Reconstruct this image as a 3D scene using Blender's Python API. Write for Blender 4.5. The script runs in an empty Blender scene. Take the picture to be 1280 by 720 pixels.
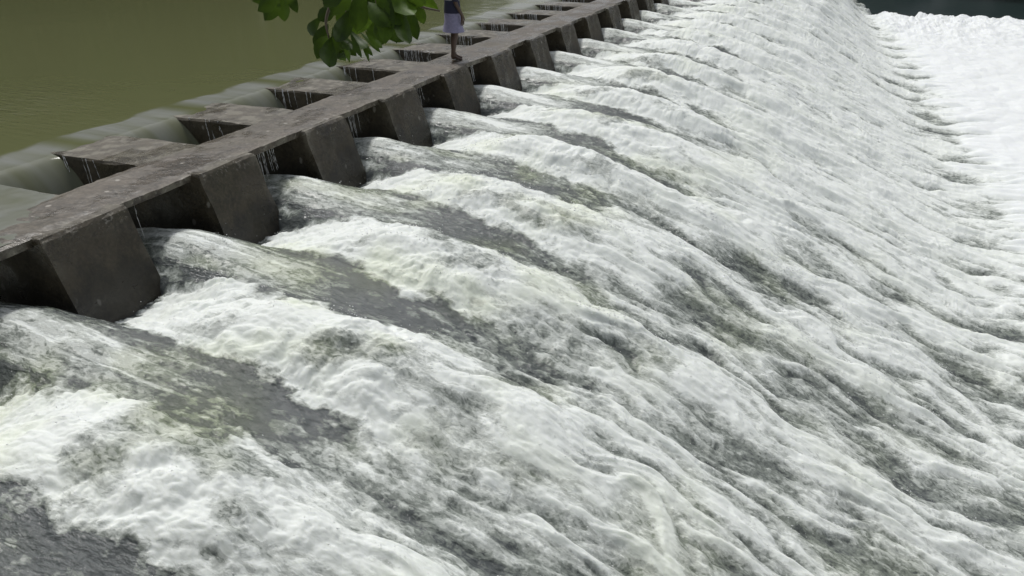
import bpy, bmesh, math, random
import numpy as np
from mathutils import Vector, Matrix

random.seed(7)
RNG = np.random.default_rng(11)
scene = bpy.context.scene
COL = scene.collection

# ------------------------------------------------------------------ measures
# x runs downstream, y along the weir, z up; the walkway top is z = 0
CAM_H = 2.8
BAY = 2.03               # pier spacing
PW = 0.976               # pier width
PY0 = 5.53 - PW / 2      # axis of the first pier in the picture
XF = -6.55               # pier face at walkway level
XB = -7.41               # upstream edge of the walkway
XN = -9.22               # pier nose
POOL = -3.12

# ------------------------------------------------------------------ helpers
def link(name, me, mat=None, parent=None, smooth=True):
    o = bpy.data.objects.new(name, me)
    COL.objects.link(o)
    if mat:
        me.materials.append(mat)
    if parent:
        o.parent = parent
    if smooth:
        me.polygons.foreach_set('use_smooth', np.ones(len(me.polygons), dtype=bool))
    return o

def from_bm(name, bm, mat=None, parent=None, smooth=False):
    me = bpy.data.meshes.new(name)
    bm.normal_update()
    bm.to_mesh(me)
    bm.free()
    return link(name, me, mat, parent, smooth)

def tag(o, label=None, cat=None, group=None, kind=None):
    if label: o['label'] = label
    if cat: o['category'] = cat
    if group: o['group'] = group
    if kind: o['kind'] = kind
    return o

def mesh_np(name, V, Q, attrs=None):
    me = bpy.data.meshes.new(name)
    V = np.asarray(V, dtype=np.float32); Q = np.asarray(Q, dtype=np.int32)
    k = Q.shape[1]
    me.vertices.add(len(V)); me.vertices.foreach_set('co', V.ravel())
    me.loops.add(Q.size); me.loops.foreach_set('vertex_index', Q.ravel())
    me.polygons.add(len(Q))
    me.polygons.foreach_set('loop_start', np.arange(0, Q.size, k, dtype=np.int32))
    try:
        me.polygons.foreach_set('loop_total', np.full(len(Q), k, dtype=np.int32))
    except Exception:
        pass
    for n, a in (attrs or {}).items():
        at = me.attributes.new(n, 'FLOAT', 'POINT')
        at.data.foreach_set('value', np.asarray(a, dtype=np.float32).ravel())
    me.update(calc_edges=True)
    return me

def grid_faces(nr, nc, keep=None):
    i = np.arange(nr - 1)[:, None] * nc + np.arange(nc - 1)[None, :]
    Q = np.stack([i, i + 1, i + nc + 1, i + nc], -1).reshape(-1, 4)
    if keep is not None:
        Q = Q[keep.ravel()]
    return Q

# gradient noise in numpy
_P = RNG.permutation(4096).astype(np.int32)
_A = RNG.random(4096) * 2 * np.pi
_GX = np.cos(_A).astype(np.float32); _GY = np.sin(_A).astype(np.float32)
def gn(x, y, seed=0):
    x = np.asarray(x, dtype=np.float32) + np.float32(seed * 17.31); y = np.asarray(y, dtype=np.float32) + np.float32(seed * 9.77)
    xi = np.floor(x).astype(np.int32); yi = np.floor(y).astype(np.int32)
    fx = x - xi; fy = y - yi
    def g(a, b, dx, dy):
        h = _P[(_P[a & 4095] + b) & 4095]
        return _GX[h] * dx + _GY[h] * dy
    ux = fx * fx * fx * (fx * (fx * 6 - 15) + 10); uy = fy * fy * fy * (fy * (fy * 6 - 15) + 10)
    n00 = g(xi, yi, fx, fy); n10 = g(xi + 1, yi, fx - 1, fy)
    n01 = g(xi, yi + 1, fx, fy - 1); n11 = g(xi + 1, yi + 1, fx - 1, fy - 1)
    a = n00 + ux * (n10 - n00); b = n01 + ux * (n11 - n01)
    return (a + uy * (b - a)) * 1.5
def fbm(x, y, o=4, seed=0, gain=.5):
    s = 0; a = 1; t = 0
    for k in range(o):
        s = s + a * gn(x * 2 ** k, y * 2 ** k, seed + k * 3); t += a; a *= gain
    return s / t
def billow(x, y, o=4, seed=0, gain=.5):
    s = 0; a = 1; t = 0
    for k in range(o):
        s = s + a * np.abs(gn(x * 2 ** k, y * 2 ** k, seed + k * 3)); t += a; a *= gain
    return s / t
def sst(a, b, x):
    t = np.clip((x - a) / (b - a), 0, 1)
    return t * t * (3 - 2 * t)

# ------------------------------------------------------------------ node helpers
def material(name):
    m = bpy.data.materials.new(name); m.use_nodes = True
    nt = m.node_tree; b = nt.nodes['Principled BSDF']
    return m, nt, b
def N(nt, t, **kw):
    n = nt.nodes.new(t)
    for k, v in kw.items():
        if k.startswith('i_'):
            n.inputs[k[2:].replace('_', ' ')].default_value = v
        else:
            setattr(n, k, v)
    return n
def L(nt, a, b): nt.links.new(a, b)
def pos(nt, scale=(1, 1, 1)):
    g = N(nt, 'ShaderNodeNewGeometry')
    m = N(nt, 'ShaderNodeVectorMath', operation='MULTIPLY'); m.inputs[1].default_value = scale
    L(nt, g.outputs['Position'], m.inputs[0])
    return m.outputs[0]
def noise(nt, vec, scale, detail=6, rough=.55, dist=0):
    n = N(nt, 'ShaderNodeTexNoise')
    n.inputs['Scale'].default_value = scale; n.inputs['Detail'].default_value = detail
    n.inputs['Roughness'].default_value = rough; n.inputs['Distortion'].default_value = dist
    L(nt, vec, n.inputs['Vector'])
    return n.outputs['Fac']
def maprange(nt, v, a, b, c=0, d=1):
    n = N(nt, 'ShaderNodeMapRange'); n.interpolation_type = 'SMOOTHSTEP'
    for i, x in zip(('From Min', 'From Max', 'To Min', 'To Max'), (a, b, c, d)): n.inputs[i].default_value = x
    L(nt, v, n.inputs['Value'])
    return n.outputs['Result']
def math_(nt, op, a, b=None, clamp=False):
    n = N(nt, 'ShaderNodeMath', operation=op); n.use_clamp = clamp
    for i, x in enumerate((a, b)):
        if x is None: continue
        if isinstance(x, (int, float)): n.inputs[i].default_value = x
        else: L(nt, x, n.inputs[i])
    return n.outputs[0]
def mixc(nt, f, a, b, blend='MIX'):
    n = N(nt, 'ShaderNodeMix', data_type='RGBA', blend_type=blend)
    if isinstance(f, (int, float)): n.inputs[0].default_value = f
    else: L(nt, f, n.inputs[0])
    for i, x in ((6, a), (7, b)):
        if isinstance(x, tuple): n.inputs[i].default_value = (*x, 1)
        else: L(nt, x, n.inputs[i])
    return n.outputs[2]
def attr(nt, name):
    n = N(nt, 'ShaderNodeAttribute', attribute_name=name)
    return n.outputs['Fac']
def bump(nt, b, h, strength, dist):
    n = N(nt, 'ShaderNodeBump'); n.inputs['Strength'].default_value = strength; n.inputs['Distance'].default_value = dist
    L(nt, h, n.inputs['Height']); L(nt, n.outputs[0], b.inputs['Normal'])

# ------------------------------------------------------------------ materials
def mat_whitewater():
    m, nt, b = material('whitewater')
    foam = attr(nt, 'foam'); tint = attr(nt, 'tint'); calm = attr(nt, 'calm')
    rough_sea = math_(nt, 'SUBTRACT', 1.0, math_(nt, 'MULTIPLY', calm, .9))
    n1 = noise(nt, pos(nt, (1.0, 1.7, 1.0)), 6.5, 6, .6, 1.2)
    n2 = noise(nt, pos(nt, (1, 1.7, 1)), 27, 5, .6, .6)
    k = math_(nt, 'ADD', math_(nt, 'MULTIPLY', math_(nt, 'SUBTRACT', n1, .5), 1.35), math_(nt, 'MULTIPLY', math_(nt, 'SUBTRACT', n2, .5), .7))
    part = math_(nt, 'MULTIPLY', math_(nt, 'MULTIPLY', foam, math_(nt, 'SUBTRACT', 1.0, foam)), 4.0)
    part = math_(nt, 'ADD', math_(nt, 'MULTIPLY', part, .75), .16)
    part = math_(nt, 'MULTIPLY', part, rough_sea)
    f = math_(nt, 'ADD', foam, math_(nt, 'MULTIPLY', k, part), True)
    # threads of froth drawn out over the broken water, also painted glints on dark water
    rd = N(nt, 'ShaderNodeTexNoise'); rd.noise_type = 'RIDGED_MULTIFRACTAL'
    rd.inputs['Scale'].default_value = 7.5; rd.inputs['Detail'].default_value = 4; rd.inputs['Roughness'].default_value = .6; rd.inputs['Distortion'].default_value = .7
    L(nt, pos(nt, (.8, 1.9, 1)), rd.inputs['Vector'])
    web = maprange(nt, rd.outputs['Fac'], .55, 1.0)
    web = math_(nt, 'MULTIPLY', web, maprange(nt, f, .02, .26, .16, .66))
    f = math_(nt, 'ADD', f, math_(nt, 'MULTIPLY', web, rough_sea), True)
    big = noise(nt, pos(nt, (.5, 1, 1)), 1.3, 3)
    water = mixc(nt, big, (.098, .108, .116), (.122, .136, .126))
    water = mixc(nt, math_(nt, 'MULTIPLY', tint, .5), water, (.125, .148, .080))
    air = mixc(nt, tint, (.250, .275, .250), (.27, .31, .20))
    milk = mixc(nt, tint, (.50, .53, .50), (.53, .56, .45))
    white = mixc(nt, tint, (.79, .825, .795), (.75, .80, .66))
    c = mixc(nt, maprange(nt, f, .10, .32), water, air)
    c = mixc(nt, maprange(nt, f, .34, .54), c, milk)
    c = mixc(nt, maprange(nt, f, .54, .80), c, white)
    c = mixc(nt, calm, c, (.79, .82, .825))
    L(nt, c, b.inputs['Base Color'])
    L(nt, maprange(nt, f, .1, .8, .09, .7), b.inputs['Roughness'])
    b.inputs['IOR'].default_value = 1.33
    L(nt, maprange(nt, f, 0, 1, .55, .3), b.inputs['Specular IOR Level'])
    L(nt, maprange(nt, f, .45, .9, 0, .75), b.inputs['Subsurface Weight'])
    b.inputs['Subsurface Radius'].default_value = (1, 1, .9)
    b.inputs['Subsurface Scale'].default_value = .035
    h = math_(nt, 'ADD', n1, math_(nt, 'MULTIPLY', n2, .5))
    chop = noise(nt, pos(nt, (.8, 2.0, 1)), 9, 5, .55, .25)
    wet = maprange(nt, f, .12, .45, 1, 0)
    h = math_(nt, 'ADD', math_(nt, 'MULTIPLY', h, math_(nt, 'SUBTRACT', 1.0, math_(nt, 'MULTIPLY', wet, .7))), math_(nt, 'MULTIPLY', math_(nt, 'MULTIPLY', chop, wet), 1.35))
    amt = math_(nt, 'MULTIPLY', rough_sea, maprange(nt, f, .3, 1, 1.0, .30))
    bump(nt, b, math_(nt, 'MULTIPLY', h, amt), .6, .05)
    return m

def mat_reservoir():
    m, nt, b = material('reservoir_water')
    pale_mix = attr(nt, 'pale_mix')
    base = mixc(nt, noise(nt, pos(nt), .12, 3), (.108, .117, .053), (.119, .127, .060))
    L(nt, mixc(nt, pale_mix, base, (.27, .28, .28)), b.inputs['Base Color'])
    L(nt, maprange(nt, pale_mix, 0, .6, .12, .20), b.inputs['Roughness'])
    b.inputs['IOR'].default_value = 1.33
    b.inputs['Specular IOR Level'].default_value = .12
    rip = noise(nt, pos(nt, (.55, 2.2, 1)), 5, 3, .5)
    msk = maprange(nt, noise(nt, pos(nt), .22, 2), .56, .68, .02, .6)
    # a riffled patch off the first pier
    dv = N(nt, 'ShaderNodeVectorMath', operation='DISTANCE'); L(nt, pos(nt), dv.inputs[0]); dv.inputs[1].default_value = (-12.2, 7.9, 0)
    msk = math_(nt, 'ADD', msk, maprange(nt, math_(nt, 'ADD', dv.outputs['Value'], math_(nt, 'MULTIPLY', noise(nt, pos(nt), .8, 3), 1.6)), 1.6, 3.4, 1.6, 0))
    bump(nt, b, math_(nt, 'MULTIPLY', rip, msk), .45, .035)
    return m

def mat_river():
    m, nt, b = material('river_water')
    b.inputs['Base Color'].default_value = (.010, .021, .021, 1)
    b.inputs['Specular IOR Level'].default_value = .2
    b.inputs['Roughness'].default_value = .4
    b.inputs['IOR'].default_value = 1.33
    bump(nt, b, noise(nt, pos(nt, (1, .4, 1)), 2.5, 4), .4, .06)
    return m

def mat_concrete(name, dry, wet, green):
    m, nt, b = material(name)
    p = pos(nt)
    big = noise(nt, p, 1.7, 6, .6, .4)
    fine = noise(nt, p, 24, 6, .65)
    drip = noise(nt, pos(nt, (7, 7, .7)), 1.0, 5, .6)
    c = mixc(nt, maprange(nt, big, .35, .68), dry, wet)
    c = mixc(nt, maprange(nt, drip, .42, .72, 0, .75), c, tuple(x * .5 for x in wet))
    c = mixc(nt, maprange(nt, noise(nt, p, .9, 5, .6), .48, .7, 0, .6), c, green)
    c = mixc(nt, maprange(nt, fine, .38, .72, 0, .6), c, tuple(min(1, x * 1.7) for x in dry))
    # lime flecks and droppings
    v = N(nt, 'ShaderNodeTexVoronoi'); v.inputs['Scale'].default_value = 5.0; v.inputs['Randomness'].default_value = 1
    L(nt, pos(nt, (1, 1, .6)), v.inputs['Vector'])
    sp = math_(nt, 'MULTIPLY', maprange(nt, math_(nt, 'ADD', v.outputs['Distance'], math_(nt, 'MULTIPLY', math_(nt, 'SUBTRACT', fine, .5), .25)), .08, .16, 1, 0), maprange(nt, noise(nt, p, 2.6, 2), .49, .55))
    c = mixc(nt, sp, c, (.34, .32, .28))
    oi = N(nt, 'ShaderNodeObjectInfo')
    c = mixc(nt, math_(nt, 'MULTIPLY', oi.outputs['Random'], .55), c, mixc(nt, oi.outputs['Random'], green, tuple(x * .8 for x in dry)))
    sep = N(nt, 'ShaderNodeSeparateXYZ'); L(nt, pos(nt), sep.inputs[0])
    tide = maprange(nt, math_(nt, 'ADD', sep.outputs['Z'], math_(nt, 'MULTIPLY', math_(nt, 'SUBTRACT', noise(nt, pos(nt, (2.5, 2.5, .8)), 1.2, 5), .5), .9)), -.62, -.38, .55, 0)
    c = mixc(nt, tide, c, (.016, .017, .016))
    geo = N(nt, 'ShaderNodeNewGeometry')
    worn = math_(nt, 'MULTIPLY', maprange(nt, geo.outputs['Pointiness'], .53, .60), maprange(nt, noise(nt, p, 5, 4), .45, .62, 0, .6))
    c = mixc(nt, worn, c, (.22, .205, .16))
    grit = math_(nt, 'MULTIPLY', maprange(nt, noise(nt, pos(nt), 17, 4, .7), .56, .66, 0, .7), math_(nt, 'MULTIPLY', maprange(nt, sep.outputs['X'], -6.85, -6.62), maprange(nt, sep.outputs['Z'], -.16, -.06)))
    c = mixc(nt, grit, c, (.30, .28, .235))
    L(nt, c, b.inputs['Base Color'])
    film = maprange(nt, noise(nt, pos(nt, (1.2, .6, 1)), 1.6, 5, .6), .40, .62)
    L(nt, maprange(nt, film, 0, 1, .62, .22), b.inputs['Roughness'])
    bump(nt, b, math_(nt, 'ADD', math_(nt, 'MULTIPLY', fine, .5), big), .5, .03)
    return m

def mat_plain(name, col, rough=.6, var=.25, scale=8):
    m, nt, b = material(name)
    n = noise(nt, pos(nt), scale, 5)
    L(nt, mixc(nt, n, tuple(x * (1 - var) for x in col), tuple(min(1, x * (1 + var)) for x in col)), b.inputs['Base Color'])
    b.inputs['Roughness'].default_value = rough
    return m

def mat_leaf(name, a, c):
    m, nt, b = material(name)
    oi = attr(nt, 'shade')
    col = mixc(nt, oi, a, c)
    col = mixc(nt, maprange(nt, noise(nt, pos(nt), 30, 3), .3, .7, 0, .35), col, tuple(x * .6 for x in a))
    L(nt, col, b.inputs['Base Color'])
    b.inputs['Roughness'].default_value = .5
    b.inputs['Specular IOR Level'].default_value = .22
    tr = N(nt, 'ShaderNodeBsdfTranslucent'); L(nt, mixc(nt, .5, col, (.16, .28, .02)), tr.inputs['Color'])
    mx = N(nt, 'ShaderNodeMixShader'); mx.inputs[0].default_value = .3
    out = nt.nodes['Material Output']
    L(nt, b.outputs[0], mx.inputs[1]); L(nt, tr.outputs[0], mx.inputs[2]); L(nt, mx.outputs[0], out.inputs['Surface'])
    return m

M_WW = mat_whitewater()
M_RES = mat_reservoir()
M_RIV = mat_river()
M_SLAB = mat_concrete('wet_concrete_walkway', (.104, .086, .066), (.033, .028, .022), (.060, .053, .028))
M_PIER = mat_concrete('wet_concrete_pier', (.078, .064, .043), (.026, .022, .017), (.058, .052, .024))
M_DROP = mat_plain('spray_white', (.82, .83, .83), .5, .05)
M_BANK = mat_plain('bank_earth', (.11, .10, .06), .9, .4, 3)
M_BARK = mat_plain('bark', (.12, .10, .07), .85, .4, 14)
M_LEAF = mat_leaf('leaf_green', (.007, .018, .006), (.078, .145, .010))  # from silhouetted to sunlit green, lighting put into the colour
M_WOOD = mat_leaf('thicket_green', (.012, .030, .012), (.035, .065, .02))

# ------------------------------------------------------------------ spillway water
def toe(v):
    return np.interp(v, [0, 18, 26, 35, 49, 58, 66], [3.5, 3.45, 2.85, 2.15, .75, -.5, -1.6])

def base_profile(ue):
    X = [-8.2, -7.4, -6.8, -6.3, -5.7, -5.1, -4.5, -3.9, -3.3, -2.7, -2.1, -1.4, -.64, .2, 1.0, 1.9, 2.6, 3.3, 4.2, 20]
    bay = [-.75, -.62, -.50, -.45, -.55, -.66, -.74, -.82, -.92, -1.06, -1.22, -1.46, -1.80, -2.15, -2.49, -2.85, -3.05, -3.12, -3.14, -3.14]
    pier = [-1.0, -1.0, -1.0, -.96, -.84, -.66, -.53, -.56, -.68, -.86, -1.08, -1.38, -1.74, -2.12, -2.47, -2.84, -3.05, -3.12, -3.14, -3.14]
    def sm(Y):
        x = np.arange(-8.2, 20, .02); y = np.interp(x, X, Y)
        k = np.hanning(31); k /= k.sum()
        y = np.convolve(np.pad(y, 15, mode='edge'), k, 'valid')
        return np.interp(ue, x, y)
    return sm(bay), sm(pier)

def spillway():
    us = [-8.1]
    while us[-1] < 18:
        u = us[-1]
        us.append(u + (.022 if u < -6.75 else .0092 if u < 3.6 else min(.07, .0092 + (u - 3.6) * .012)))
    vs = [-1.5]
    while vs[-1] < 62:
        v = vs[-1]
        vs.append(v + (.04 if v < 1.6 else max(.0092, .0029 * v)))
    us = np.array(us, dtype=np.float32); vs = np.array(vs, dtype=np.float32)
    V, U = np.meshgrid(vs, us, indexing='ij')
    tv = toe(V).astype(np.float32)
    ue = np.where(U > -1.5, -1.5 + (U + 1.5) * (4.95 / (tv + 1.5)), U)
    s = ue + 6.25                                   # distance below the pier faces
    # meander of the streams, growing downstream
    grow = sst(0, 6, s)
    vw = V + fbm(U * .45, V * .55, 3, 1) * (.10 + .55 * grow) + gn(U * 1.9, V * 1.6, 5) * (.05 + .05 * grow)
    ph = (vw - PY0) / BAY
    n = np.round(ph); q = ph - n                     # q = 0 in the wake of a pier
    rnd = gn(n * .77 + 3.3, n * 0 + .5, 9)           # per-wake character
    zb, zp = base_profile(ue)
    wake = np.exp(-(np.abs(q) / .25) ** 2.2)
    jet = np.cos(np.clip(np.abs(np.abs(q) - .5) / .30, 0, 1) * np.pi / 2) ** .6      # rounded jet in the bay
    k_in = 1 - sst(-.2, 1.3, s)
    mixw = k_in * (1 - jet) + (1 - k_in) * wake
    z = zb + (zp - zb) * mixw
    z += rnd * .05 * sst(1, 2.5, s) * wake
    # ---- cover of foam
    e1 = fbm(U * 1.3, V * 1.7, 4, 21, .6)
    e2 = fbm(U * 4.5, V * 6.5, 4, 31, .6)
    hw = np.interp(s, [-.2, .15, .8, 1.6, 2.6, 3.4, 5, 7], [.16, .35, .52, .60, .66, .78, .86, .9])
    hw = hw * (1 - .28 * np.exp(-((V - 2.2) / .7) ** 2))
    d = hw * (1 + .18 * rnd) - np.abs(q) * BAY + e1 * (.24 + .2 * grow) + e2 * .16
    Fw = sst(-.10, .12, d) * sst(.02, .22, s + e2 * .25)
    # broken cover lower down the slope: long patches drawn out by the flow
    wx = U * .55 + gn(U * .8, V * 1.3, 41) * .35; wy = vw * 1.55 + gn(U * .9, V * .9, 43) * .3
    T = fbm(wx, wy, 5, 45, .62)
    st = fbm(U * 1.5, V * 6.5, 4, 51, .6)            # fine streaks
    st2 = fbm(U * .8, vw * 3.6, 4, 57, .6)
    ridge2 = np.cos(2 * np.pi * (ph - .10)) + .35 * np.cos(4 * np.pi * ph + 3 * gn(U * .3, V * .4, 63))  # off-centre peak thins foam on near flanks, a shaded side painted into the cover
    toe_d = (tv - U)
    B = .53 + .95 * T + .22 * ridge2 * (1 - .5 * grow) + .30 * st + .42 * st2
    B = B + .55 * sst(7.5, 17, V) * sst(-1.6, .8, toe_d - 1.2) + .06 * sst(3.4, 4.4, s) * sst(6.2, 4.6, s) - .06 * sst(2.4, .3, toe_d) * (toe_d > 0)
    Fd = np.clip(B, 0, 1)
    Fd = .27 + .73 * sst(.03, 1.03, Fd)
    kd = sst(2.6, 4.6, s + .6 * e1)
    # creases between the strands of the falling sheet, running with the flow
    cw = vw + .06 * e1
    cr = np.clip(1 - 3.4 * np.abs(gn(U * .42 + 3, cw * 2.3, 171)), 0, 1) * sst(-.35, .25, gn(U * .8, V * 1.1, 173))
    cr2 = np.clip(1 - 3.0 * np.abs(gn(U * .9, cw * 5.2, 175)), 0, 1) * sst(-.2, .35, gn(U * 1.1, V * 1.7, 177))
    cr = np.clip(cr + .55 * cr2, 0, 1) ** 1.3
    body = 1 - .58 * sst(.05, .6, fbm(U * .9, V * 1.3, 4, 65, .6) + .25 * sst(-.35, -.1, q) - .05) * sst(.6, 1.6, s)   # thin, clear places in the foam
    Fd = Fd * (1 - .42 * cr)
    F = Fw * body * (1 - kd) * (1 - .25 * cr2 * sst(1, 2.5, s)) + Fd * kd
    # lacing over the dark water between the wakes
    lace = sst(.02, .45, e2 * .9 + st * .8 + .1) * .45
    veil = sst(-.05, .5, T + .25 * gn(U * .7, V * .5, 61)) * .5
    dark = np.exp(-((s - 2.35 - .5 * gn(np.floor(ph) * .9 + 7.1, ph * 0, 67) - .7 * e1) / .62) ** 2) * sst(-.45, .0, gn(U * .8, V * .9, 69) + .1)      # slick dark water before the streams close up
    F = np.maximum(F, (lace * .75 + veil * .9 + .30 * sst(2.7, 3.6, s)) * sst(.2, 1.2, s) * (1 - .50 * dark) * (1 - kd * .5))
    # jets: glassy with pale threads along the flow, a white thread on the crown
    jt = sst(.12, .5, fbm(U * 1.4, V * 13, 4, 71, .6) + .05) * .75
    crown = np.exp(-((np.abs(q) - .47 + .02 * e1) / .055) ** 2) * sst(-.2, .6, e1 + .25) * .7
    kj = (1 - sst(1.1, 2.3, s + .5 * e1)) * sst(.27, .34, np.abs(q))
    F = np.maximum(F, kj * np.clip(jt * .55 + crown * .7 + .20 + .12 * sst(.1, .6, T + .2) + .22 * sst(8, 14, V) + .26 * sst(.45, .28, q) * (q > 0) * sst(-.5, .3, e1 + .1), 0, .88))
    # foam rubbing along pier flanks and bases
    F = np.maximum(F, sst(.10, .02, np.abs(np.abs(q) * BAY - .52) + .12 * np.abs(e2)) * (1 - sst(-.1, .5, s)) * .7)
    # ---- pool of foam below the toe
    edge = toe_d + fbm(U * .5, V * 1.1, 4, 81, .6) * .9 + gn(U * .6, V * 4.5, 83) * .55 + gn(U * .5, V * 1.6, 85) * .5
    P = sst(.25, -.75, edge)
    far = 50.8 + fbm(U * .45, V * .0 + 2.2, 4, 91, .65) * 2.0
    Pf = P * sst(far + .6, far - .6, V)
    F = F * (1 - P) + Pf
    # ---- relief
    bl = billow(U * 1.7 + gn(U, V, 101) * .3, V * 2.3, 4, 103, .55)
    bl2 = billow(U * 5 + e1 * .6, V * 7, 3, 111, .55)
    z += Fw * (1 - kd) * (.15 * bl + .016 * bl2 - .03)
    z += .035 * kd * ridge2 * (1 - P) - .042 * cr * kd * (1 - P) * sst(.0, .8, toe_d)
    z += kd * (1 - P) * (.10 * T + .075 * st2 + .025 * st + F * (.035 * bl + .018 * bl2) + (1 - F) * .05 * e2 - .02)
    z += (1 - Fw) * (1 - kd) * (.018 * st + .02 * e2) * (1 - kj * .6) + kj * .012 * fbm(U * 2, V * 9, 3, 121)
    lowb = billow(U * .5, V * .42, 4, 131, .5)
    z += Pf * (.08 + .22 * lowb * sst(0, -1.4, edge) + .01 * bl + .5 * sst(36, 49, V) * billow(U * .7, V * .35, 4, 137, .6))
    z -= P * (1 - Pf / np.maximum(P, 1e-4)) * 1.0                           # sinks under the dark river where the foam ends
    def blur(a, r):
        for ax in (0, 1):
            c = np.cumsum(np.pad(a, [(r + 1, r) if i == ax else (0, 0) for i in (0, 1)], mode='edge'), axis=ax, dtype=np.float64)
            n_ = a.shape[ax]
            a = ((c[2 * r + 1:2 * r + 1 + n_] - c[:n_]) if ax == 0 else (c[:, 2 * r + 1:2 * r + 1 + n_] - c[:, :n_])) / (2 * r + 1)
        return a.astype(np.float32)
    cv = blur(z, 3) - blur(z, 13)
    cv = np.tanh(cv / (.014 + .0008 * V))
    F = np.clip(F + (.11 * kd + .09 * Fw * (1 - kd)) * (1 - P) * cv, 0, 1)
    # crests lean and sharpen
    gv = np.clip(np.gradient(z, vs, axis=0), -1, 1); gu = np.clip(np.gradient(z, us, axis=1) + .42 * (s > 3), -1, 1)
    def soft(a):
        for r in (1, 2, 4, 6):
            a = (a + np.roll(a, r, 0) + np.roll(a, -r, 0) + np.roll(a, r, 1) + np.roll(a, -r, 1)) / 5
        return a
    gv = soft(gv); gu = soft(gu)
    k = .018 * (1 - P) * sst(.0, .5, s) * sst(16, 9, V)
    U0, V0 = U, V
    V = (V + k * gv).astype(np.float32); U = (U + k * .7 * gu).astype(np.float32)
    tint = np.clip(sst(.05, .55, fbm(U * .75, V * .8, 3, 141) + .12) * .75 * (1 - Pf), 0, 1) * (1 - .5 * sst(5, 8, s))
    tint = np.maximum(tint * sst(.1, .8, s), kj * sst(.0, .4, fbm(U * .8, V * 1.5, 3, 151)) * .5)
    tint = tint * (1 - .6 * sst(10, 18, V)) * (1 - .5 * kd)
    nr, nc = U.shape
    # drop what lies far outside the view
    Q = grid_faces(nr, nc)
    me = mesh_np('rushing_water', np.stack([U, V, z], -1).reshape(-1, 3), Q, {'foam': F, 'tint': tint, 'calm': Pf})
    o = link('rushing_water', me, M_WW)
    tag(o, kind='structure')
    return U, V, z, F, s

U, V, Z, F, S_ = spillway()

def spray():
    # drops thrown off the foam, more of them along crests and edges
    du = np.abs(np.gradient(F, axis=1)) + np.abs(np.gradient(F, axis=0))
    lap = Z - .25 * (np.roll(Z, 9, 0) + np.roll(Z, -9, 0) + np.roll(Z, 9, 1) + np.roll(Z, -9, 1))
    area = np.gradient(V, axis=0) * np.gradient(U, axis=1)
    w = (F > .5) * (.05 + np.clip(lap * 30, 0, 1.5) + np.clip(du * 3, 0, .8)) * (V > 1.8) * (V < 11) * (S_ > .15) * (U < 3.4) * np.maximum(area, 0)
    w = w * (.15 + sst(.0, .5, gn(U * 2.2, V * 3, 201)))
    p = (w / w.sum()).ravel()
    n = 15000
    idx = RNG.choice(p.size, n, p=p)
    c = np.stack([U.ravel()[idx], V.ravel()[idx], Z.ravel()[idx]], -1)
    far_ = RNG.random(n) < .4
    c[:, 2] += RNG.exponential(.018, n) * np.where(far_, 2.6, 1) + .002
    c[:, :2] += RNG.normal(0, 1, (n, 2)) * np.where(far_, .06, .012)[:, None]
    r = (.0014 + RNG.exponential(.0014, n)).clip(.0014, .006) * (.7 + c[:, 1] / 18)
    base = np.array([(1, 0, 0), (-1, 0, 0), (0, 1, 0), (0, -1, 0), (0, 0, 1), (0, 0, -1)], dtype=float)
    st = np.stack([r * RNG.uniform(1, 2.4, n), r, r * RNG.uniform(.8, 1.4, n)], -1)
    Vv = c[:, None, :] + base[None] * st[:, None, :]
    T = np.array([(0, 2, 4), (2, 1, 4), (1, 3, 4), (3, 0, 4), (2, 0, 5), (1, 2, 5), (3, 1, 5), (0, 3, 5)])
    Fc = (np.arange(n)[:, None, None] * 6 + T[None]).reshape(-1, 3)
    o = link('spray', mesh_np('spray', Vv.reshape(-1, 3), Fc), M_DROP)
    tag(o, 'white droplets of spray thrown up over the foaming water', 'spray', kind='stuff')
spray()

# ------------------------------------------------------------------ reservoir
def reservoir():
    us = np.concatenate([np.arange(-90, -16, 2.0), np.arange(-16, -10.2, .2), np.arange(-10.2, -7.55, .018)])
    vs = np.concatenate([np.arange(-30, 1, 1.0), np.arange(1, 22, .035), np.arange(22, 60, .15), np.arange(60, 120, 2.0)])
    V, U = np.meshgrid(vs, us, indexing='ij')
    q = ((V - PY0) / BAY); q = q - np.round(q)
    half = .5 - PW / BAY / 2
    a = np.abs(np.abs(q) - .5)                        # 0 in mid bay
    inbay = sst(half + .10, half - .06, a) * (V > .5) * (V < 66)
    d = U + 8.98
    drop = .015 * sst(-.5, .1, d) + np.where(d > .16, 2.3 * (d - .16) ** 2, 0)
    z = -.016 - drop * inbay
    z += .004 * fbm(U * 1.5, V * 2, 3, 301) * sst(-12, -10, U)
    z += inbay * sst(-.3, .4, d) * .014 * fbm(U * 1.0, V * 6, 4, 305)
    bend = d + .40 + .10 * fbm(U * .3, V * 1.3, 3, 309) - .12 * sst(.26, .0, a)
    span = sst(half + .26, half + .06, a)
    pale_mix = sst(-.05, .10, bend) * np.maximum(inbay, span * sst(.5, .1, d)) * (.58 + .34 * fbm(U * .7, V * 4, 4, 311) - .2 * sst(.0, .35, d))  # share of grey mixed into the olive over the falls
    pale_mix = pale_mix + .45 * np.exp(-((bend - .02) / .028) ** 2) * span * sst(-.1, .5, fbm(U * .5, V * 4, 3, 317) + .25)
    me = mesh_np('reservoir_water', np.stack([U, V, z], -1).reshape(-1, 3), grid_faces(*U.shape), {'pale_mix': np.clip(pale_mix, 0, 1)})
    tag(link('reservoir_water', me, M_RES), kind='structure')
reservoir()

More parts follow.
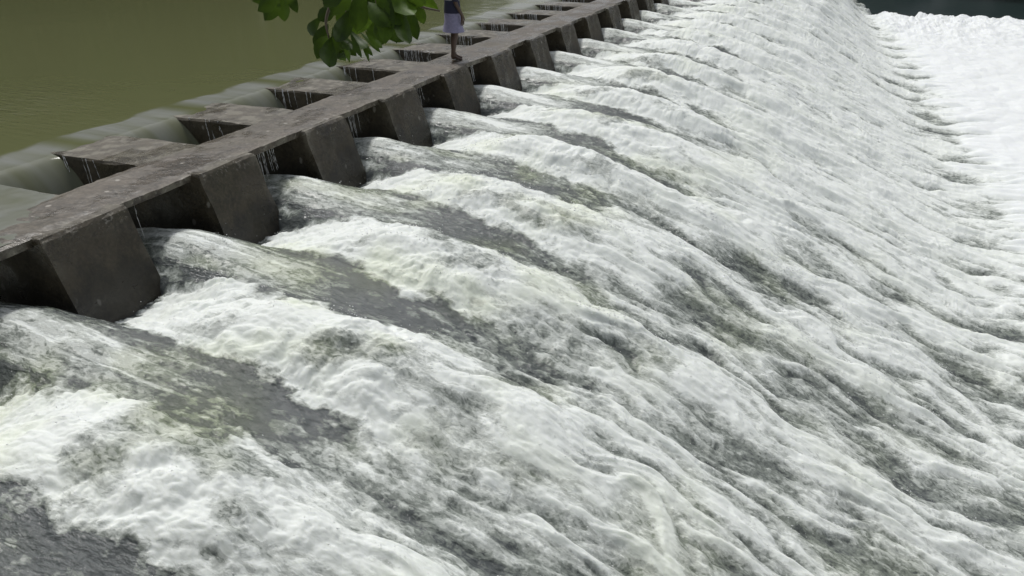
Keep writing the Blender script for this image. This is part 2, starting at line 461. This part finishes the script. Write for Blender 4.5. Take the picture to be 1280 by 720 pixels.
def overflow():
    us = np.arange(-9.6, -6.62, .02); vs = np.arange(.8, 6.3, .02)
    V, U = np.meshgrid(vs, us, indexing='ij')
    q = ((V - PY0) / BAY); q = q - np.round(q)
    n = fbm(U * 1.4, V * 1.1, 4, 331, .6)
    lip = (V - 3.3) * .55 + (U + 7.6) * .55 + n * .9          # the film thins out along the walkway
    z = .030 - .022 * sst(-.25, 1.5, lip) - .03 * sst(1.1, 1.6, lip) + .006 * fbm(U * 2, V * 5, 4, 341)
    onpier = sst(.245, .225, np.abs(q))
    onslab = sst(XB - .02, XB + .03, U) * sst(-6.66, -6.70, U)
    z = np.where((np.maximum(onpier * (U < -6.66), onslab) > .5), z, -.25)
    keep = (z > -.2)[:-1, :-1] & (z > -.2)[1:, 1:] & (z > -.2)[:-1, 1:] & (z > -.2)[1:, :-1]
    pale_mix = .62 + .5 * n
    Q = grid_faces(*U.shape, keep=keep)
    used = np.unique(Q); mp = np.zeros(U.size, dtype=np.int64); mp[used] = np.arange(len(used))
    me = mesh_np('overflow_water', np.stack([U, V, z], -1).reshape(-1, 3)[used], mp[Q], {'pale_mix': np.clip(pale_mix, 0, 1).ravel()[used]})
    tag(link('overflow_water', me, M_RES), kind='structure')
overflow()

# dark river beyond the foam
bm = bmesh.new()
for x, y in ((-4, -40), (120, -40), (120, 180), (-4, 180)): bm.verts.new((x, y, POOL - .30))
bm.faces.new(bm.verts)
tag(from_bm('river_water', bm, M_RIV), kind='structure')

# ------------------------------------------------------------------ the weir
weir = bpy.data.objects.new('weir', None); COL.objects.link(weir)
weir.location = (XF, PY0, 0)
tag(weir, 'long wet concrete weir of sloping piers carrying a narrow walkway above the rapids', 'weir')
NP0, NP1 = -3, 29
Y_A, Y_B = PY0 + NP0 * BAY - .9, PY0 + NP1 * BAY + .9

def pier_mesh(seed):
    # outline in plan with a rounded nose, battered downstream face
    rnd = random.Random(seed)
    h = PW / 2
    zs = [-1.6, -1.3, -1.0, -.7, -.4, -.15, -.03, 0.0]
    ring = []
    def plan(z, inset):
        xf = .025 - .35 * z - inset                  # face leans downstream towards its foot
        xn = XN - XF + inset
        w = h - inset
        pts = []
        m = 10
        for i in range(m + 1): pts.append((xf + (xn + .62 - xf) * i / m, w))
        for i in range(1, 9):
            a = math.pi / 2 + math.pi * i / 9
            pts.append((xn + .62 + .62 * math.cos(a), w * math.sin(a)))
        for i in range(m + 1): pts.append((xn + .62 + (xf - xn - .62) * i / m, -w))
        for i in range(1, 6): pts.append((xf, -w + 2 * w * i / 6))
        return pts
    bm = bmesh.new()
    rings = []
    for z in zs:
        ins = .018 if z == 0 else 0
        rg = []
        for x, y in plan(z, ins):
            j = .010 if z < -.02 else .014
            rg.append(bm.verts.new((x + rnd.uniform(-j, j), y + rnd.uniform(-j, j), z + (rnd.uniform(-.008, .004) if z > -.05 else 0))))
        rings.append(rg)
    for a, b in zip(rings, rings[1:]):
        n = len(a)
        for i in range(n):
            bm.faces.new((a[i], a[(i + 1) % n], b[(i + 1) % n], b[i]))
    bm.faces.new(rings[-1])
    bmesh.ops.triangulate(bm, faces=[bm.faces[-1] if False else f for f in bm.faces if len(f.verts) > 4])
    for v in bm.verts:
        if v.co.z > -.1: v.co.z -= .035 * min(1, max(0, (-1.55 - v.co.x) / 1.1)) ** 1.3
    bmesh.ops.recalc_face_normals(bm, faces=bm.faces)
    me = bpy.data.meshes.new('pier')
    bm.to_mesh(me); bm.free()
    me.materials.append(M_PIER)
    return me

pier_meshes = [pier_mesh(k) for k in range(5)]
for n in range(NP0, NP1 + 1):
    rr = random.Random(n * 13 + 5)
    o = bpy.data.objects.new('pier', pier_meshes[n % 5]); COL.objects.link(o)
    o.parent = weir
    o.location = (rr.uniform(-.015, .015), n * BAY + rr.uniform(-.03, .03), 0)
    o.scale = (1, rr.uniform(.97, 1.03), 1)

def slab():
    step = .07
    ys = np.arange(Y_A, Y_B, step)
    rnd = random.Random(3)
    e = fbm(ys * .9, ys * 0, 4, 401) * .03; e2 = fbm(ys * 3.1, ys * 0 + 4, 3, 411) * .028
    f = fbm(ys * .8, ys * 0 + 9, 3, 421) * .03
    xs = np.linspace(0, 1, 8)
    bm = bmesh.new()
    top = []; rows = []
    for i, y in enumerate(ys):
        xb = XB - XF + f[i]; xf = -.07 + e[i] + e2[i] * .6
        r = [bm.verts.new((xb, y - PY0, -.11))]
        for k, t in enumerate(xs):
            zz = .008 + .006 * math.sin(y * 1.3 + t * 3)
            zz += rnd.uniform(-.003, .003)
            if k in (0, 7): zz -= .010 + rnd.uniform(0, .006)
            r.append(bm.verts.new((xb + (xf - xb) * t, y - PY0, zz)))
        r.append(bm.verts.new((xf - .012 + e2[i] * .4, y - PY0, -.085 + e2[i] * .5)))
        rows.append(r)
    for a, b in zip(rows, rows[1:]):
        n = len(a)
        for i in range(n):
            bm.faces.new((a[i], a[(i + 1) % n], b[(i + 1) % n], b[i]))
    bm.faces.new(rows[0]); bm.faces.new(rows[-1])
    bmesh.ops.recalc_face_normals(bm, faces=bm.faces)
    from_bm('walkway_slab', bm, M_SLAB, weir)
slab()

# ------------------------------------------------------------------ water dripping through the bays
def drips():
    Vv = []; Fc = []
    rnd = random.Random(21)
    def strand(x, y, z0, ln, r):
        k = 6; b = len(Vv); nseg = 13
        ox = oy = 0
        for i in range(nseg + 1):
            t = i / nseg
            ox += rnd.uniform(-.004, .004); oy += rnd.uniform(-.004, .004)
            rr = r * .62 * (1 - .45 * t) * rnd.choice((.25, .6, .9, 1.2, 1.5))
            for j in range(k):
                a = 2 * math.pi * j / k
                Vv.append((x + ox + .05 * t * t + rr * math.cos(a), y + oy + rr * math.sin(a), z0 - ln * t ** 1.4))
        for i in range(nseg):
            for j in range(k):
                Fc.append((b + i * k + j, b + i * k + (j + 1) % k, b + (i + 1) * k + (j + 1) % k, b + (i + 1) * k + j))
    for n in range(-2, 14):
        ya = PY0 + n * BAY + PW / 2; yb = PY0 + (n + 1) * BAY - PW / 2
        for _ in range(rnd.randint(20, 30) if n not in (0,) else 4):      # under the walkway, mostly beside the nearer pier
            t = rnd.random() ** 1.4 * .62
            strand(rnd.uniform(-6.95, -6.70), ya + .04 + t * (yb - ya), -.10, rnd.uniform(.18, .42), rnd.uniform(.0035, .008))
        for _ in range(rnd.randint(4, 8) if n < 4 else 22):              # over the flank of the farther pier
            t = rnd.random() ** (1.8 if n < 4 else 1.1)
            strand(-8.58 + t * .70, yb - .015, .004, rnd.uniform(.2, .5), rnd.uniform(.004, .009))
    o = link('dripping_water', mesh_np('dripping_water', Vv, Fc), M_DROP)
    tag(o, 'thin white strands of water dripping through the openings of the concrete weir', 'dripping water', kind='stuff')
drips()

# ------------------------------------------------------------------ banks
def bank():
    xs = np.linspace(-30, 30, 80); ys = np.linspace(-40, .9, 50)
    Y, X = np.meshgrid(ys, xs, indexing='ij')
    z = 1.15 + .12 * fbm(X * .5, Y * .5, 4, 501) - sst(-.3, .9, Y) * 5.2
    tag(link('bank', mesh_np('bank', np.stack([X, Y, z], -1).reshape(-1, 3), grid_faces(*X.shape)), M_BANK), kind='structure')
    xs = np.linspace(-20, 120, 90); ys = np.linspace(66, 180, 60)
    Y, X = np.meshgrid(ys, xs, indexing='ij')
    z = POOL - .4 + .16 * (Y - 66) ** .9 + .5 * fbm(X * .2, Y * .2, 4, 511)
    tag(link('far_bank', mesh_np('far_bank', np.stack([X, Y, z], -1).reshape(-1, 3), grid_faces(*X.shape)), M_BANK), kind='structure')
bank()

def leaf_cloud(centres, radii, per, size, seed):
    r = np.random.default_rng(seed)
    Vv = []; Sh = []
    for c, R in zip(centres, radii):
        n = per
        d = r.normal(size=(n, 3)); d /= np.linalg.norm(d, axis=1)[:, None]
        p = np.array(c) + d * (R * r.random((n, 1)) ** .4)
        a = r.normal(size=(n, 3)); a /= np.linalg.norm(a, axis=1)[:, None]
        b = np.cross(a, r.normal(size=(n, 3))); b /= np.linalg.norm(b, axis=1)[:, None]
        s = size * r.uniform(.6, 1.4, (n, 1))
        Vv.append(np.stack([p - a * s, p + b * s * .5, p + a * s, p - b * s * .5], 1))
        Sh.append(np.repeat(r.random(n), 4))
    Vv = np.concatenate(Vv).reshape(-1, 3)
    return Vv, np.arange(len(Vv)).reshape(-1, 4), np.concatenate(Sh)

def added_far_trees():  # unseen wood, added so that the river reflects something dark
    r = np.random.default_rng(5)
    cs = [(r.uniform(-12, 60), r.uniform(67, 80), r.uniform(-2, 9)) for _ in range(150)]
    Vv, Q, sh = leaf_cloud(cs, r.uniform(1.2, 2.6, 150), 260, .32, 6)
    tag(link('added_far_wood', mesh_np('added_far_wood', Vv, Q, {'shade': sh}), M_WOOD, smooth=False),
        'unseen dark green wood added on the far bank for the river to reflect', 'wood', kind='stuff')
added_far_trees()

def added_reservoir_trees():  # unseen wooded hill, added to replace bright sky in the reservoir's reflection
    r = np.random.default_rng(15)
    n = 620
    cs = [(r.uniform(-75, -52), r.uniform(-35, 130), 0) for _ in range(n)]
    cs = [(x, y, r.uniform(-.5, 9 + (-52 - x) * 1.1)) for x, y, _ in cs]
    Vv, Q, sh = leaf_cloud(cs, r.uniform(2.5, 4.5, n), 130, .85, 16)
    tag(link('added_reservoir_wood', mesh_np('added_reservoir_wood', Vv, Q, {'shade': sh}), M_WOOD, smooth=False),
        'unseen dark green wood added across the reservoir for its water to reflect', 'wood', kind='stuff')
    ys = np.linspace(-60, 160, 60); xs = np.linspace(-120, -50, 40)  # steep unseen ground under the added wood, also there for the reflection
    Y, X = np.meshgrid(ys, xs, indexing='ij')
    z = -.4 + .45 * np.clip(-51 - X, -1, 60) * 2 + .6 * fbm(X * .1, Y * .1, 4, 521)
    tag(link('added_reservoir_hill', mesh_np('added_reservoir_hill', np.stack([X, Y, z], -1).reshape(-1, 3), grid_faces(*X.shape)), M_BANK), kind='structure')
added_reservoir_trees()

# ------------------------------------------------------------------ camera rays, used to read distances off the view
PITCH, YAW = math.radians(26.06), math.radians(22.47)
def at_depth(px, py, d):
    cx = (px - 640) / 1000; cy = -(py - 360) / 1000
    fw = math.cos(PITCH) + cy * math.sin(PITCH); z = -math.sin(PITCH) + cy * math.cos(PITCH)
    return Vector(((-fw * math.sin(YAW) + cx * math.cos(YAW)) * d, (fw * math.cos(YAW) + cx * math.sin(YAW)) * d, CAM_H + z * d))

# ------------------------------------------------------------------ the tree on the near bank
def tube(bm, pts, rad, k=8):
    rings = []
    for i, p in enumerate(pts):
        t = (pts[min(i + 1, len(pts) - 1)] - pts[max(i - 1, 0)]).normalized()
        a = t.orthogonal().normalized() if not rings else (last - t * last.dot(t)).normalized()
        last = a
        b = t.cross(a)
        rings.append([bm.verts.new(p + (a * math.cos(2 * math.pi * j / k) + b * math.sin(2 * math.pi * j / k)) * rad[i]) for j in range(k)])
    for x, y in zip(rings, rings[1:]):
        for j in range(k): bm.faces.new((x[j], x[(j + 1) % k], y[(j + 1) % k], y[j]))
    bm.faces.new(rings[0][::-1]); bm.faces.new(rings[-1])

def tree():
    root = bpy.data.objects.new('tree', None); COL.objects.link(root)
    foot = Vector((-4.2, -.9, 1.1))
    root.location = foot
    tag(root, 'broad leaved tree whose leafy bough hangs over the reservoir above the walkway', 'tree')
    rnd = random.Random(8)
    D = 4.6
    def curve(ps, n=7):
        out = []
        ps = [ps[0] * 2 - ps[1]] + ps + [ps[-1] * 2 - ps[-2]]
        for i in range(1, len(ps) - 2):
            for k in range(n):
                t = k / n
                a, b, c, d = ps[i - 1:i + 3]
                out.append(.5 * ((2 * b) + (c - a) * t + (2 * a - 5 * b + 4 * c - d) * t * t + (3 * b - a - 3 * c + d) * t ** 3))
        out.append(ps[-2])
        return out
    bm = bmesh.new()
    tp = curve([foot + Vector((0, 0, -.4)), foot + Vector((.05, .1, 1.0)), foot + Vector((.0, .35, 2.2)), foot + Vector((-.3, .6, 3.6))])
    tube(bm, [p - foot for p in tp], [.19 - .10 * i / (len(tp) - 1) for i in range(len(tp))], 12)
    from_bm('trunk', bm, M_BARK, root, True)
    hub = at_depth(455, -95, D)
    bm = bmesh.new()
    lp = curve([tp[-8], tp[-8].lerp(hub, .45) + Vector((0, 0, .5)), hub])
    tube(bm, [p - foot for p in lp], [.07 - .045 * i / (len(lp) - 1) for i in range(len(lp))], 8)
    # twigs; every entry: pixel path and depth offset
    twigs = [([(455, -95), (400, -35), (352, -8), (345, 0)], .1), ([(455, -95), (425, -20), (408, 22), (411, 48)], -.1),
             ([(455, -95), (450, -20), (455, 5)], 0.), ([(455, -95), (490, -35), (520, 4), (550, 14)], -.15), ([(455, -95), (470, -10), (470, 22)], .15),
             ([(455, -95), (500, -30), (505, 0)], .2), ([(455, -95), (430, -30), (432, 15)], .25)]
    ends = []
    for px, dd in twigs:
        pp = curve([at_depth(x, y, D + dd * min(1, k)) for k, (x, y) in enumerate(px)], 5)
        tube(bm, [p - foot for p in pp], [.016 - .011 * i / (len(pp) - 1) for i in range(len(pp))], 6)
        ends.append(pp)
    from_bm('bough', bm, M_BARK, root, True)
    # leaves: base pixel, tip pixel, half width in pixels, shade 0 silhouetted 1 sunlit, lighting put into the colour
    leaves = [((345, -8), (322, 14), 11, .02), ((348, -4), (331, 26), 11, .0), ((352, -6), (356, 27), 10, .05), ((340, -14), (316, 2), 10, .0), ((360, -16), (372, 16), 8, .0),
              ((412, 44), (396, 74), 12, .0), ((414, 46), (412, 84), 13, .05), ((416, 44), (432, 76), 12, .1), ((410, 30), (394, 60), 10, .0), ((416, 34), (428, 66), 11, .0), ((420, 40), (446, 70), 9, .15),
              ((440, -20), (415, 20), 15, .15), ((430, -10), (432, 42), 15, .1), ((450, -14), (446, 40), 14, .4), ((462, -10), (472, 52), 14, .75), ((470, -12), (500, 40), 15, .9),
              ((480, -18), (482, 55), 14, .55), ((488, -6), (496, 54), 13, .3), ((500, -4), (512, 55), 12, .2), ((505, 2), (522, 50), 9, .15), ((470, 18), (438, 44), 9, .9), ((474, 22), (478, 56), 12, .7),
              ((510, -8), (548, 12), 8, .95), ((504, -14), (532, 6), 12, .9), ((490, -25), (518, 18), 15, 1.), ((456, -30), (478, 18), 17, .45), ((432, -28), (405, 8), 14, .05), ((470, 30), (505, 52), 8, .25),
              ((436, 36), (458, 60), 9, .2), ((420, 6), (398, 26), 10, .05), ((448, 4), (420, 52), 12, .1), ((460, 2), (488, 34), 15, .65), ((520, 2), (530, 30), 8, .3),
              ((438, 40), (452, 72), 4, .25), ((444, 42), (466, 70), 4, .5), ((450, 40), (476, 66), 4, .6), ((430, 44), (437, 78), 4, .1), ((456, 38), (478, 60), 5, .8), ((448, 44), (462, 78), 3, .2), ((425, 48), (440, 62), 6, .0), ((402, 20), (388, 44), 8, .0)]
    Vv = []; Q = []; Sh = []
    nseg = 8
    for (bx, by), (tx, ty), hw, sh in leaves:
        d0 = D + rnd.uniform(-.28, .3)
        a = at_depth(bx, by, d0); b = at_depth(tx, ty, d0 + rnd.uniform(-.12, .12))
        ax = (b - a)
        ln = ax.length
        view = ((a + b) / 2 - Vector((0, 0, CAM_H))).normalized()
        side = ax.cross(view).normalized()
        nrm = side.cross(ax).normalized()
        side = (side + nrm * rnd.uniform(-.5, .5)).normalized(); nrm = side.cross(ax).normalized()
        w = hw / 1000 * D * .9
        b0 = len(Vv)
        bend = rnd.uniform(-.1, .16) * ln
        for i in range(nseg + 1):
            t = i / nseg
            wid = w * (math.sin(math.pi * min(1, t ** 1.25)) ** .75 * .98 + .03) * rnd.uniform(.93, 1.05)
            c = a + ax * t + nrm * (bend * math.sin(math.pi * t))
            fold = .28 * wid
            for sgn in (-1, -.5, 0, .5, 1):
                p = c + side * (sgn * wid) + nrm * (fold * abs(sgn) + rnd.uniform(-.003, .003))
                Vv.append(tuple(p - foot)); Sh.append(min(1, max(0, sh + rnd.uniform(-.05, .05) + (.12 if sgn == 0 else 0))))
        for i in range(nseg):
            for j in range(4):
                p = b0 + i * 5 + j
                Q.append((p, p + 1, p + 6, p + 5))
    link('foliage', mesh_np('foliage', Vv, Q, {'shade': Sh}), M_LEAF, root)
tree()

# ------------------------------------------------------------------ the person on the walkway
def loft(name, rings, mat, parent, k=18, cap=True):
    bm = bmesh.new(); rr = []
    for (x, y, z, rx, ry) in rings:
        rr.append([bm.verts.new((x + rx * math.cos(2 * math.pi * j / k), y + ry * math.sin(2 * math.pi * j / k), z)) for j in range(k)])
    for a, b in zip(rr, rr[1:]):
        for j in range(k): bm.faces.new((a[j], a[(j + 1) % k], b[(j + 1) % k], b[j]))
    if cap: bm.faces.new(rr[-1])
    bmesh.ops.recalc_face_normals(bm, faces=bm.faces)
    return from_bm(name, bm, mat, parent, True)

def skin_mesh(name, joints, bones, rootj, mat, parent):
    ids = {k: i for i, k in enumerate(joints)}
    me = bpy.data.meshes.new(name)
    me.from_pydata([joints[k][0] for k in joints], [(ids[a], ids[b]) for a, b in bones], [])
    o = bpy.data.objects.new(name, me); COL.objects.link(o)
    o.modifiers.new('skin', 'SKIN').use_smooth_shade = True
    sv = me.skin_vertices[0].data
    for k, i in ids.items():
        r = joints[k][1]
        sv[i].radius = r if isinstance(r, tuple) else (r, r)
        sv[i].use_root = (k == rootj)
    o.modifiers.new('sub', 'SUBSURF').levels = 2
    o.modifiers['sub'].render_levels = 2
    dg = bpy.context.evaluated_depsgraph_get()
    nm = bpy.data.meshes.new_from_object(o.evaluated_get(dg))
    o.modifiers.clear(); o.data = nm; nm.name = name
    bpy.data.meshes.remove(me)
    nm.materials.clear(); nm.materials.append(mat)
    nm.polygons.foreach_set('use_smooth', np.ones(len(nm.polygons), dtype=bool))
    o.parent = parent
    return o

def person():
    root = bpy.data.objects.new('person', None); COL.objects.link(root)
    root.location = (-6.98, 13.98, .012)
    root.rotation_euler = (0, 0, math.radians(48))
    tag(root, 'person standing on the wet walkway in lavender shorts and a dark top', 'person')
    skin = mat_plain('skin_brown', (.085, .052, .036), .5, .15, 12)
    cloth = mat_plain('cloth_lavender', (.25, .24, .36), .8, .45, 30)
    navy = mat_plain('cloth_navy', (.018, .020, .045), .8, .3, 12)
    grey = mat_plain('cloth_grey', (.30, .32, .31), .8, .15, 12)
    hair = mat_plain('hair_black', (.012, .010, .009), .5, .3, 40)
    # the figure faces +x locally
    J = {'pelvis': ((0, 0, .90), (.135, .10)), 'belly': ((.0, 0, 1.04), (.125, .09)), 'chest': ((.0, 0, 1.22), (.14, .10)), 'neckb': ((-.005, 0, 1.37), (.075, .06)),
         'neck': ((.01, 0, 1.43), .052), 'jaw': ((.03, 0, 1.50), (.062, .072)), 'head': ((.02, 0, 1.58), (.076, .09)), 'crown': ((.01, 0, 1.655), (.055, .062))}
    B = [('pelvis', 'belly'), ('belly', 'chest'), ('chest', 'neckb'), ('neckb', 'neck'), ('neck', 'jaw'), ('jaw', 'head'), ('head', 'crown')]
    for s, nm, kx, ax_, az in ((1, 'a', .05, -.02, .70), (-1, 'b', -.03, .05, .74)):
        J.update({nm + 'hip': ((0, .085 * s, .84), .088), nm + 'knee': ((.03 + kx * .4, .09 * s, .48), .055), nm + 'calf': ((kx * .6, .09 * s, .34), .054), nm + 'ank': ((kx - .02, .09 * s, .085), .034),
                  nm + 'heel': ((kx - .045, .09 * s, .032), .030), nm + 'ball': ((kx + .11, .10 * s, .026), (.036, .024)), nm + 'toe': ((kx + .165, .10 * s, .018), (.032, .016)),
                  nm + 'sho': ((-.005, .165 * s, 1.33), .062), nm + 'elb': ((-.03, .235 * s, 1.05), .040), nm + 'wri': ((ax_ + .04, .245 * s, az + .10), .028), nm + 'hand': ((ax_ + .05, .24 * s, az + .02), (.036, .020))})
        B += [('pelvis', nm + 'hip'), (nm + 'hip', nm + 'knee'), (nm + 'knee', nm + 'calf'), (nm + 'calf', nm + 'ank'), (nm + 'ank', nm + 'heel'), (nm + 'ank', nm + 'ball'), (nm + 'ball', nm + 'toe'),
              ('chest', nm + 'sho'), (nm + 'sho', nm + 'elb'), (nm + 'elb', nm + 'wri'), (nm + 'wri', nm + 'hand')]
        for f in range(4):
            x = ax_ + .05 + (f - 1.5) * .019; L_ = (.062, .074, .070, .055)[f]
            J[nm + 'f%d' % f] = ((x, .237 * s, az - .025), .0095); J[nm + 'g%d' % f] = ((x + .004, .228 * s, az - .025 - L_ * .6), .0085); J[nm + 'h%d' % f] = ((x + .004, .214 * s, az - .025 - L_), .007)
            B += [(nm + 'hand', nm + 'f%d' % f), (nm + 'f%d' % f, nm + 'g%d' % f), (nm + 'g%d' % f, nm + 'h%d' % f)]
        J[nm + 't0'] = ((ax_ + .09, .228 * s, az + .03), .011); J[nm + 't1'] = ((ax_ + .105, .216 * s, az - .01), .009)
        B += [(nm + 'wri', nm + 't0'), (nm + 't0', nm + 't1')]
    J['nose'] = ((.115, 0, 1.555), .014); B.append(('head', 'nose'))
    for s, nm in ((1, 'ea'), (-1, 'eb')):
        J[nm] = ((.01, .088 * s, 1.56), (.016, .02)); B.append(('head', nm))
    skin_mesh('body', J, B, 'pelvis', skin, root)
    # clothes
    loft('shorts', [(.0, .0, 1.0, .128, .165), (.0, 0, .93, .135, .178), (0, 0, .84, .145, .192), (.005, 0, .70, .15, .205), (.01, 0, .58, .185, .225), (.012, 0, .52, .20, .232)], cloth, root, 24, False)
    bm = bmesh.new()
    def sleeve(s):
        tube(bm, [Vector((-.005, .13 * s, 1.34)), Vector((-.01, .19 * s, 1.27)), Vector((-.02, .215 * s, 1.16)), Vector((-.028, .235 * s, 1.07))], [.075, .074, .066, .058], 12)
    sleeve(1); sleeve(-1)
    from_bm('sleeves', bm, navy, root, True)
    loft('top', [(0, 0, .86, .152, .200), (0, 0, .93, .147, .187), (0, 0, 1.02, .14, .175), (0, 0, 1.08, .138, .172)], navy, root, 24, False)
    loft('shirt', [(0, 0, 1.06, .135, .168), (0, 0, 1.15, .14, .175), (0, 0, 1.26, .142, .19), (0, 0, 1.34, .12, .175), (-.003, 0, 1.385, .085, .11), (0, 0, 1.41, .066, .072)], grey, root, 24, False)
    loft('hair', [(-.03, 0, 1.52, .075, .088), (-.022, 0, 1.58, .088, .096), (-.008, 0, 1.64, .092, .092), (.0, 0, 1.69, .066, .066), (0, 0, 1.715, .02, .02)], hair, root, 18, True)
person()

# ------------------------------------------------------------------ light, sky, camera
SUN_EL, SUN_AZ = math.radians(58), math.radians(205)      # direction towards the sun, azimuth counted from +x to +y
SUN_AZ = math.radians(140)
d = Vector((math.cos(SUN_EL) * math.cos(SUN_AZ), math.cos(SUN_EL) * math.sin(SUN_AZ), math.sin(SUN_EL)))
sun = bpy.data.lights.new('sun', 'SUN'); sun.energy = 2.05; sun.angle = math.radians(7); sun.color = (1, .98, .945)
so = bpy.data.objects.new('sun', sun); COL.objects.link(so)
so.rotation_euler = d.to_track_quat('Z', 'Y').to_euler()
w = bpy.data.worlds.new('World'); scene.world = w; w.use_nodes = True
nt = w.node_tree
sky = nt.nodes.new('ShaderNodeTexSky'); sky.sky_type = 'NISHITA'; sky.sun_disc = False
sky.sun_elevation = SUN_EL; sky.sun_rotation = math.pi / 2 - SUN_AZ
sky.dust_density = 3.0; sky.air_density = 1.0
hs = nt.nodes.new('ShaderNodeHueSaturation'); hs.inputs['Saturation'].default_value = .3      # thin high cloud
nt.links.new(sky.outputs[0], hs.inputs['Color']); nt.links.new(hs.outputs[0], nt.nodes['Background'].inputs[0]); nt.nodes['Background'].inputs[1].default_value = .10

cam = bpy.data.cameras.new('camera'); cam.sensor_width = 36; cam.lens = 36 * 1000 / 1280; cam.clip_end = 1000; cam.clip_start = .05
co = bpy.data.objects.new('camera', cam); COL.objects.link(co)
co.location = (0, 0, CAM_H)
fwd = Vector((-math.sin(YAW) * math.cos(PITCH), math.cos(YAW) * math.cos(PITCH), -math.sin(PITCH)))
co.rotation_euler = fwd.to_track_quat('-Z', 'Y').to_euler()
scene.camera = co
vs_ = scene.view_settings
vs_.view_transform = 'Standard'; vs_.look = 'None'; vs_.exposure = 0; vs_.gamma = 1; vs_.use_curve_mapping = False
scene.cycles.max_bounces = 6; scene.cycles.diffuse_bounces = 3; scene.cycles.glossy_bounces = 2; scene.cycles.use_denoising = True
